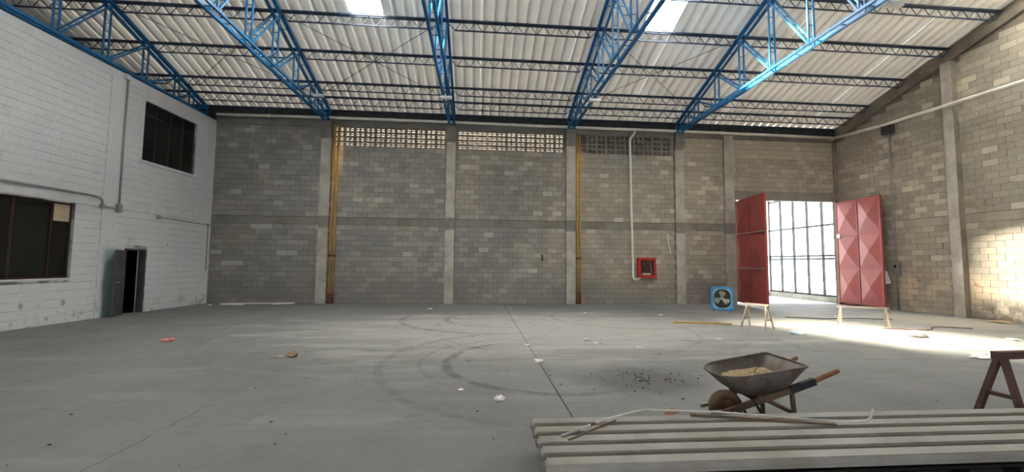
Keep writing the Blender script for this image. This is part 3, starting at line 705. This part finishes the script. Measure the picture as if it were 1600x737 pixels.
glazing('window_4', (13.6, GY+.1), (GX-.1, GY+.1), 3, 6.6, ZS, 'narrow return of glass facade behind left gate leaf')
cp = MB().box((-.1, -.1, 0), (.1, .1, 6.8)).build('trim_2', m_out); cp.location = (GX-.02, GY+.08, 0); tag(cp, kind='structure')
# pale yard wall with round openings outside the glass
yw = thing('yard_wall', 'pale low wall of ring blocks outside the glass facade', 'wall', (21, 17, 0), math.pi/2)
MB().box((0, -.1, 0), (14, .1, .12)).build('footing', m_out, yw); MB().box((0, -.12, 1.0), (14, .12, 1.1)).build('coping', m_out, yw)
ring = MB(); 
for k in range(20):
    a0, a1 = 2*math.pi*k/20, 2*math.pi*(k+1)/20
    ring.prism([(.24*math.cos(a0), -.08, .24*math.sin(a0)), (.24*math.cos(a1), -.08, .24*math.sin(a1)), (.44*math.cos(a1), -.08, .44*math.sin(a1)), (.44*math.cos(a0), -.08, .44*math.sin(a0))], (0, .16, 0))
rm = ring.mesh('ring_block', m_out)
for k in range(15): o = link('ring_block', rm, yw); o.location = (.46+k*.9, 0, .56)

# ------------------------------------------------------------------ blue cooler
def rrect(w_, h_, r, n=5):
    out = []
    for cx, cz, a in ((w_/2-r, h_/2-r, 0), (-w_/2+r, h_/2-r, 90), (-w_/2+r, -h_/2+r, 180), (w_/2-r, -h_/2+r, 270)):
        for k in range(n+1):
            an = math.radians(a+90*k/n); out.append((cx+r*math.cos(an), cz+r*math.sin(an)))
    return out
t = thing('air_cooler', 'blue box fan standing on the floor beside the left gate leaf', 'fan', (9.02, 14.62, 0), math.radians(-28))
def ringshell(a, b, y0, y1, cz):
    mb = MB(); n = len(a); v = [(p[0], y0, p[1]+cz) for p in a]+[(p[0], y0, p[1]+cz) for p in b]+[(p[0], y1, p[1]+cz) for p in a]+[(p[0], y1, p[1]+cz) for p in b]
    mb.v = v
    for i in range(n):
        j = (i+1) % n; mb.f += [(i, j, n+j, n+i), (2*n+i, 3*n+i, 3*n+j, 2*n+j), (i, 2*n+i, 2*n+j, j), (n+i, n+j, 3*n+j, 3*n+i)]
    return mb
OUT, INN = rrect(.74, .86, .11), rrect(.62, .74, .13)
ringshell(OUT, INN, -.2, .2, .44).build('housing', m_fan, t)
ringshell(INN, rrect(.56, .68, .24), -.19, -.12, .44).build('front_rim', m_fanrim, t)
MB().prism([(p[0], .12, p[1]+.44) for p in INN], (0, .03, 0)).build('back_plate', m_fanin, t)
for k in range(3):
    a = math.radians(90+120*k); mb = MB(); pts = []
    for rr, da in ((.04, -.6), (.14, -.7), (.25, -.6), (.28, 0), (.25, .45), (.12, .4), (.04, .5)): pts.append((rr*math.cos(a+da), -.02+.1*da*.6, .44+rr*math.sin(a+da)))
    mb.prism(pts, (0, .012, 0)).build('blade', m_fanblade, t)
MB().tube([(0, -.06, .44), (0, .08, .44)], .05, 12).build('hub', m_fanblade, t)
for k in range(7): MB().bar((-.24+.08*k, -.155, .14), (-.24+.08*k, -.155, .74), .008).build('grille_bar', m_galv, t)
for x in (-.28, .28): MB().box((x-.05, -.18, 0), (x+.05, .18, .025)).build('foot', m_black, t)

# ------------------------------------------------------------------ trestles
def trestle(label, loc, rz, L, H, spread, m, bar=.06, splay=.08):
    t = thing('sawhorse', label, 'sawhorse', loc, rz, None)
    MB().bar((-L/2, 0, H), (L/2, 0, H), bar, bar).build('beam', m, t)
    for sx in (-1, 1):
        for sy in (-1, 1):
            MB().bar((sx*(L/2-.08), sy*.015, H), (sx*(L/2-.08+splay), sy*spread, 0), bar*.75, bar*.6).build('leg', m, t)
        q = .4; MB().bar((sx*(L/2-.08+splay*q*1.5), -spread*.62, H*.38), (sx*(L/2-.08+splay*q*1.5), spread*.62, H*.38), bar*.6, bar*.5).build('brace', m, t)
    return t
trestle('small pale wooden sawhorse in front of left gate leaf', (7.45, 10.5, 0), math.radians(-62), .62, .62, .22, m_wood, .05)
trestle('low wooden sawhorse standing below the sunlit right gate leaf', (10.75, 10.75, 0), math.radians(-30), 1.15, .52, .16, m_wood, .05, .04)
trestle('dark red stained sawhorse at right edge behind the roofing sheets', (6.36, 4.2, 0), math.radians(4), 1.3, .69, .2, m_rwood, .08, .07)

# ------------------------------------------------------------------ wheelbarrow
wbr = thing('wheelbarrow', 'rusty steel wheelbarrow with timber handles, behind the roofing sheets', 'wheelbarrow', (2.42, 4.22, 0), math.radians(-2))
def ring_pts(lx0, lx1, w0, w1, z0, z1, n=6):
    """rounded tray outline: front (low x) rounder"""
    r = min(w0, w1)*.82; pts = []
    def lerp(x): s = (x-lx0)/(lx1-lx0); return z0+(z1-z0)*s, w0+(w1-w0)*s
    for cx, cy, rr, a0 in ((lx1, 1, .05, 0), (lx0, 1, r, 90), (lx0, -1, r, 180), (lx1, -1, .05, 270)):
        for k in range(n+1):
            an = math.radians(a0+90*k/n); sgnx = 1 if cx == lx1 else -1
            x = cx-sgnx*rr+rr*math.cos(an); z, ww = lerp(x); y = cy*(ww-rr)+rr*math.sin(an); pts.append((x, y, z))
    return pts
top = ring_pts(.03, .87, .30, .33, .53, .665); low = ring_pts(.30, .66, .16, .2, .33, .37)
mb = MB(); N = len(top); mid = [tuple(Vector(a)*.45+Vector(b)*.55+Vector((0, 0, -.02))) for a, b in zip(top, low)]
mb.v = top+mid+low; 
for k in range(2):
    for i in range(N): j = (i+1) % N; mb.f.append((k*N+i, k*N+j, (k+1)*N+j, (k+1)*N+i))
mb.f.append(tuple(range(2*N, 3*N)))
tray = mb.build('tray', m_tray, wbr, True); so_ = tray.modifiers.new('thickness', 'SOLIDIFY'); so_.thickness = .005; so_.offset = 0
MB().tube(top+[top[0]], .009, 6, False).build('rolled_rim', m_tray, tray, True)
wh = MB(); R0 = .175
prof = [(-.04, .09), (-.05, .13), (-.04, .165), (0, R0), (.04, .165), (.05, .13), (.04, .09)]
n = 28
for k in range(n):
    a = 2*math.pi*k/n
    for (yy, rr) in prof: wh.v.append((rr*math.cos(a), yy, rr*math.sin(a)))
for k in range(n):
    for j in range(len(prof)): p = len(prof); wh.f.append((k*p+j, k*p+(j+1) % p, ((k+1) % n)*p+(j+1) % p, ((k+1) % n)*p+j))
wheel = wh.build('wheel', m_tyre, wbr, True); wheel.location = (.19, 0, R0)
MB().tube([(0, -.02, 0), (0, .02, 0)], .1, 20).build('rim_disc', m_tyre, wheel); MB().tube([(0, -.06, 0), (0, .06, 0)], .025, 10).build('hub', m_rust, wheel); MB().tube([(0, -.2, 0), (0, .2, 0)], .012, 8).build('axle', m_rust, wheel)
for s in (-1, 1):
    A, B, Cc = Vector((.08, s*.13, .15)), Vector((.86, s*.25, .46)), Vector((1.2, s*.28, .615))
    h_ = MB().bar(A, B, .04, .055).build('handle', m_barwood, wbr); MB().bar(B-(B-A).normalized()*.15, B+(Cc-B)*.3, .05, .065).build('sleeve', m_black, h_)
    MB().tube([B, B+(Cc-B)*.9, Cc], [.022, .024, .02], 10).build('grip', m_grip, h_, True)
    MB().bar((-.02, s*.1, .15), (.14, s*.13, .17), .02, .035).build('nose_bracket', m_galv, h_)
    lg = MB().bar((.74, s*.235, .42), (.76, s*.25, 0), .035, .03).build('leg', m_barwood, wbr)
    MB().bar((.42, s*.19, .33), (.72, s*.24, .2), .03, .03).build('strut', m_barwood, wbr); MB().bar((.36, s*.19, .31), (.56, s*.22, .0), .03, .02).build('leg', m_black, wbr)
    MB().bar((.56, s*.22, .012), (.76, s*.25, .012), .03, .02).build('skid', m_barwood, wbr)
MB().bar((.73, -.24, .2), (.73, .24, .2), .03, .03).build('cross_bar', m_barwood, wbr); MB().bar((.46, -.18, .285), (.46, .18, .285), .03, .05).build('cross_bar', m_barwood, wbr)
# sand in the barrow
sd = MB(); K, J = 24, 9
inner = [Vector(a)*.56+Vector(b)*.44 for a, b in zip(top, low)]; cen = sum(inner, Vector())/len(inner)
for j in range(J+1):
    for p in inner:
        q = cen+(p-cen)*(.95*j/J); q.z += .02*(1-(j/J)**2)-.0+.02*random.uniform(-1, 1)*(1 if j < J else 0)-(0.0 if j < J else .02)
        sd.v.append(tuple(q))
N2 = len(inner)
for j in range(J):
    for i in range(N2): i2 = (i+1) % N2; sd.f.append((j*N2+i, j*N2+i2, (j+1)*N2+i2, (j+1)*N2+i))
so2 = sd.build('sand', m_sand, None, True); so2.location = wbr.location; so2.rotation_euler = wbr.rotation_euler
tag(so2, 'tan sand heaped inside the wheelbarrow tray', 'sand', kind='stuff')

# ------------------------------------------------------------------ roofing sheets on a pallet in the foreground
SY0, SY1 = 2.86, 3.78
def roof_stack_sheet(L):
    prof = []; p = (SY1-SY0)/5
    for k in range(5):
        y = k*p; prof += [(y, -.055), (y+.008, 0), (y+.115, 0), (y+.13, -.055)]
    prof[0] = (0, -.03)
    mb = MB(); n = len(prof)
    for x in (0, L):
        for dz in (0, -.003): mb.v += [(x, y, z+dz) for y, z in prof]
    for j in range(n-1):
        mb.f += [(j, j+1, 2*n+j+1, 2*n+j), (n+j, 3*n+j, 3*n+j+1, n+j+1), (j, n+j, n+j+1, j+1), (2*n+j, 2*n+j+1, 3*n+j+1, 3*n+j)]
    mb.f += [(0, 2*n, 3*n, n), (n-1, 2*n-1, 4*n-1, 3*n-1)]
    return mb.mesh('profile', m_sheet)
sm = roof_stack_sheet(6.2)
lbs = ['bottom sheet of the grey roofing stack', 'second sheet up in the grey roofing stack', 'third sheet up in the grey roofing stack', 'fourth sheet up, below top of the grey roofing stack', 'topmost trapezoid grey roofing sheet of the foreground stack']
for k in range(5):
    o = link('roofing_sheet', sm); o.location = (.50+(.02, -.03, .035, -.02, .0)[k]+(4-k)*.004, SY0+(.02, .0, .012, -.008, .0)[k], .228+.013*k); o.rotation_euler.z = math.radians((.1, -.12, .08, -.05, 0)[k])
    tag(o, lbs[k]+' lying on dark timber', 'roofing sheet', 'stack of roofing sheets')
pal = thing('timber_pallet', 'black timber pallet under the grey roofing sheets', 'pallet', (.62, 0, 0))
for y in (2.9, 3.3, 3.64): MB().box((0, y, .0), (5.9, y+.09, .11)).build('runner', m_pallet, pal)
for k in range(14): MB().box((.05+.43*k, 2.88, .11), (.05+.43*k+.28, 3.75, .15)).build('board', m_pallet, pal)
MB().box((0.02, 2.89, .15), (5.9, 2.93, .172)).build('edge_batten', m_pallet, pal)
# bent conduit and rusty strip lying on the sheets
ZT = .228+.013*4
t = thing('bent_conduit', 'long white bent conduit with hooked end lying on the roofing sheets', 'conduit')
MB().tube(rpath([(.72, 3.33, ZT+.012), (1.1, 3.52, ZT+.05), (1.50, 3.69, ZT+.065), (2.2, 3.66, ZT+.04), (3.25, 3.42, ZT+.016), (3.42, 3.40, ZT+.03), (3.47, 3.41, ZT+.13)], .07), .0095, 8).build('tube', m_cond, t, True)
MB().tube([(.68, 3.31, ZT+.010), (.84, 3.39, ZT+.022)], .0115, 8).build('worn_end', m_galv, t, True); MB().tube([(.95, 3.445, ZT+.034), (1.0, 3.47, ZT+.039)], .012, 8).build('rust_spot', m_rust, t, True)
tag(MB().bar((1.95, 3.70, ZT+.012), (3.1, 3.40, ZT+.012), .03, .012).build('rusty_strip', m_barwood), 'thin brown strip lying beside the white conduit on the sheets', 'strip')
tag(MB().bar((.72, 3.24, ZT+.006), (1.22, 3.60, ZT+.012), .012, .01).build('wire_offcut', m_barwood), 'thin brown offcut lying under the left end of the white conduit', 'offcut')
tag(MB().prism([(1.72, 3.735, ZT+.002), (1.78, 3.71, ZT+.002), (1.86, 3.735, ZT+.015), (1.79, 3.76, ZT+.028)], (.02, .01, .02)).build('brick_scrap', mat('terracotta_scrap', (.27,.13,.085), (.2,.1,.07), 9, .9)), 'orange broken scrap behind the white conduit on the sheets', 'scrap')

# ------------------------------------------------------------------ litter on the floor
def crumple(name, label, cat, x, y, r, m, seed, flat=.5, stretch=1.0, rz=0, group=None):
    rnd = random.Random(seed); mb = MB(); a, b = 9, 5
    for j in range(b+1):
        for i in range(a):
            th = math.pi*j/b; ph = 2*math.pi*i/a+.3*j; rr = r*rnd.uniform(.55, 1.15)
            mb.v.append((rr*stretch*math.sin(th)*math.cos(ph), rr*math.sin(th)*math.sin(ph), max(-r*flat*.7, rr*flat*math.cos(th))))
    for j in range(b):
        for i in range(a): mb.f.append((j*a+i, j*a+(i+1) % a, (j+1)*a+(i+1) % a, (j+1)*a+i))
    o = mb.build(name, m); zmin = min(v[2] for v in mb.v); o.location = (x, y, -zmin); o.rotation_euler.z = rz; return tag(o, label, cat, group)
crumple('rag', 'red and white crumpled rag on the floor near the white wall', 'rag', -6.3, 9.04, .13, m_rag, 1, .3, 1.3)
t = crumple('rubble_lump', 'brown lump of rubble with splinters on the left floor', 'rubble', -3.22, 7.56, .11, m_rubble, 2, .5, 1.2)
crumple('wood_chip', 'flat pale chip beside the brown rubble lump', 'chip', -3.42, 7.5, .09, m_wood, 12, .15, 1.6)
crumple('crumpled_paper', 'white crumpled paper ball in front of the roofing sheets\' left end', 'paper',   .28, 5.07, .06, m_paper, 3, .6, 1.2)
crumple('plastic_bag', 'white plastic bag on the sunny floor before the right gate leaf', 'bag', 10.45, 9.15, .22, m_paper, 4, .4, 1.5, .3)
crumple('plastic_bag', 'white flattened bag on the floor left of the dark red sawhorse', 'bag', 9.35, 6.93, .2, m_paper, 5, .25, 1.5)
crumple('packet', 'small blue packet on the floor right of the small sawhorse', 'packet', 7.85, 9.6, .13, m_bluep, 6, .2, 1.5)
bits = [(2.4, 8.92, .07, 'in the faded tyre marks at mid floor'), (2.47, 8.5, .06, 'just nearer than another white bit at mid floor'), (1.05, 7.0, .08, 'on the floor joint at mid floor'), (1.02, 8.4, .05, 'on the floor joint, farther of two'),
        (-1.7, 14.9, .09, 'near the foot of the middle column'), (-9.9, 16.2, .08, 'in the left rear corner'), (3.2, 8.0, .05, 'right of the tyre marks'), (-.2, 5.5, .035, 'left of the crumpled paper ball'),
        (3.6, 13.6, .08, 'near the column left of the hose cabinet'), (5.4, 8.9, .06, 'between the dirt patch and yellow plank'), (11.9, 12.8, .09, 'near the right gate leaf'), (12.3, 8.6, .1, 'near the tan wall'), (6.0, 13.2, .07, 'below the hose cabinet')]
for i, (x, y, r, wh_) in enumerate(bits): crumple('paper_scrap', f'tiny white scrap {wh_}', 'scrap', x, y, r, m_paper, 20+i, .3, 1.4, i, 'white scraps on the floor')
tag(MB().bar((5.6, 11.46, .02), (7.12, 11.12, .02), .09, .04).build('plank', m_plank), 'yellow wooden plank lying on the floor before the blue cooler', 'plank')
tag(MB().bar((-9.75, 16.6, .025), (-7.15, 16.85, .03), .045, .04).build('white_batten', m_pvc), 'long white batten on the floor along the darkest block panel', 'batten')
tag(MB().bar((-9.62, 16.35, .02), (-8.75, 16.3, .02), .05, .03).build('white_batten', m_pvc), 'short white batten lying left of the longest batten', 'batten')
tag(MB().bar((-7.8, 16.5, .02), (-7.2, 16.72, .02), .04, .03).build('white_batten', m_pvc), 'short white batten crossing right end of the longest batten', 'batten')
tag(MB().tube([(9.9, 12.6, .012), (10.8, 12.2, .012), (12.0, 12.3, .012), (13.0, 12.0, .012)], .012, 6).build('cable', m_black), 'black cable on the floor behind the low sawhorse', 'cable')
tag(MB().tube(rpath([(10.9, 10.3, .012), (11.9, 9.9, .012), (12.6, 10.6, .012), (13.4, 10.2, .012)], .4), .012, 6).build('cable', m_rust), 'brown cable looping on the floor right of the low sawhorse', 'cable')
t = crumple('soil_heap', 'low heap of pale soil along the foot of the tan wall', 'soil', 15.9, 11.4, .3, m_sand, 31, .12, 1.3)
cr = MB(); rr = random.Random(5)
for k in range(80):
    a, q = rr.uniform(0, 6.28), abs(rr.gauss(0, .42)); x, y = 2.4+q*1.3*math.cos(a), 5.85+q*1.2*math.sin(a); s = rr.uniform(.004, .014)
    cr.bar((x-s, y, s*.5), (x+s*rr.uniform(.5, 1.4), y+rr.uniform(-s, s), s*.5), s*1.3, s)
for k in range(45):
    x, y = rr.uniform(-5, 8), rr.uniform(3.4, 13); s = rr.uniform(.005, .012); cr.bar((x-s, y, s*.5), (x+s*1.3, y+rr.uniform(-s, s), s*.5), s, s)
tag(cr.build('crumbs', m_crumb), 'dark crumbs and grit scattered on the floor near the wheelbarrow', 'grit', kind='stuff')
